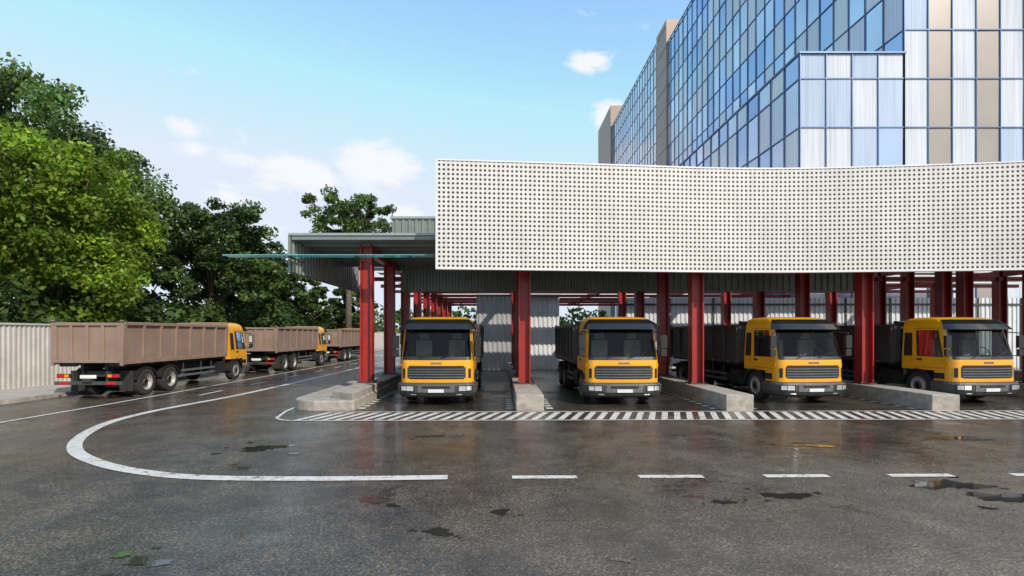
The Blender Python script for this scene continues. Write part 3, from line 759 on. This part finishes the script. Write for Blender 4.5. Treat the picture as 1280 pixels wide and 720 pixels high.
# ------------------------------------------------------------------ world, sun
sd=Vector((.50,-.66,.62)).normalized()
el=math.asin(sd.z); azm=math.atan2(sd.x,sd.y)
W=bpy.data.worlds.new('World'); sc.world=W; W.use_nodes=True; nt=W.node_tree; bg=nt.nodes['Background']
sky=N(nt,'ShaderNodeTexSky',sky_type='NISHITA'); sky.sun_disc=False; sky.sun_elevation=el; sky.sun_rotation=azm; sky.air_density=1.0; sky.dust_density=.6; sky.ozone_density=1.2
tc=N(nt,'ShaderNodeTexCoord').outputs['Generated']
sp=N(nt,'ShaderNodeSeparateXYZ'); nt.links.new(tc,sp.inputs[0])
az_=math_(nt,'ARCTAN2',sp.outputs[0],sp.outputs[1]); el_=math_(nt,'ARCSINE',sp.outputs[2])
tot=None
for (u,v,wu,wv,am) in [(222,157,26,11,.95),(245,187,26,9,.8),(300,200,44,11,.85),(372,217,62,20,1.1),(468,210,50,24,1.25),(735,78,30,12,.85),(765,148,24,16,1.),(285,248,42,18,.65),(503,266,26,11,.85),(330,295,80,18,.5)]:
    a=(u-625)/660; b=(418-v)/660; A=math.atan(a); E=math.atan(b/math.sqrt(1+a*a)); k=1/math.sqrt(1+a*a)
    sa=wu/660*k*k; se=wv/660*k
    da=math_(nt,'POWER',math_(nt,'ABSOLUTE',math_(nt,'DIVIDE',math_(nt,'SUBTRACT',az_,A),sa)),2.0); de=math_(nt,'POWER',math_(nt,'ABSOLUTE',math_(nt,'DIVIDE',math_(nt,'SUBTRACT',el_,E),se)),2.0)
    g_=math_(nt,'MULTIPLY',math_(nt,'EXPONENT',math_(nt,'MULTIPLY',math_(nt,'ADD',da,de),-.8)),am)
    tot=g_ if tot is None else math_(nt,'MAXIMUM',tot,g_)
mp=N(nt,'ShaderNodeMapping'); mp.inputs['Scale'].default_value=(1,1,1.8); nt.links.new(tc,mp.inputs[0])
nz=noise(nt,16,8,.64,mp.outputs[0],.3)
cl=math_(nt,'ADD',math_(nt,'MULTIPLY',tot,.75),math_(nt,'MULTIPLY',math_(nt,'SUBTRACT',nz.outputs['Fac'],.5),1.5))
f1=ramp(nt,cl,[(.24,0),(.62,1)]).outputs['Color']
f1=math_(nt,'MULTIPLY',f1,.97)
hz=ramp(nt,sp.outputs[2],[(.0,(1,1,1)),(.14,(.55,.55,.55)),(.42,(0,0,0))]).outputs['Color']
skyc=mixc(nt,1.0,sky.outputs[0],(2.25,2.42,2.35),'MULTIPLY')
hazed=mixc(nt,math_(nt,'MULTIPLY',hz,.72),skyc,(4.2,5.2,6.4))
hazed=mixc(nt,1.0,hazed,(5.0,5.6,6.5),'DARKEN')
fin=mixc(nt,f1,hazed,(6.2,6.35,6.6))
nt.links.new(fin,bg.inputs[0]); bg.inputs[1].default_value=.15
sun=bpy.data.lights.new('sun','SUN'); sun.energy=4.3; sun.angle=R(.5); sun.color=(1,.91,.79)
so=bpy.data.objects.new('sun',sun); sc.collection.objects.link(so); so.rotation_euler=sd.to_track_quat('Z','Y').to_euler(); so.location=(10,-20,30)
# ------------------------------------------------------------------ camera
cam=bpy.data.cameras.new('camera'); co=bpy.data.objects.new('camera',cam); sc.collection.objects.link(co)
co.location=(0,0,2.25); co.rotation_euler=(R(90),0,0); cam.sensor_width=36; cam.lens=36*660/1280
cam.shift_x=15/1280; cam.shift_y=58/1280; cam.clip_end=5000; cam.clip_start=.1
sc.camera=co
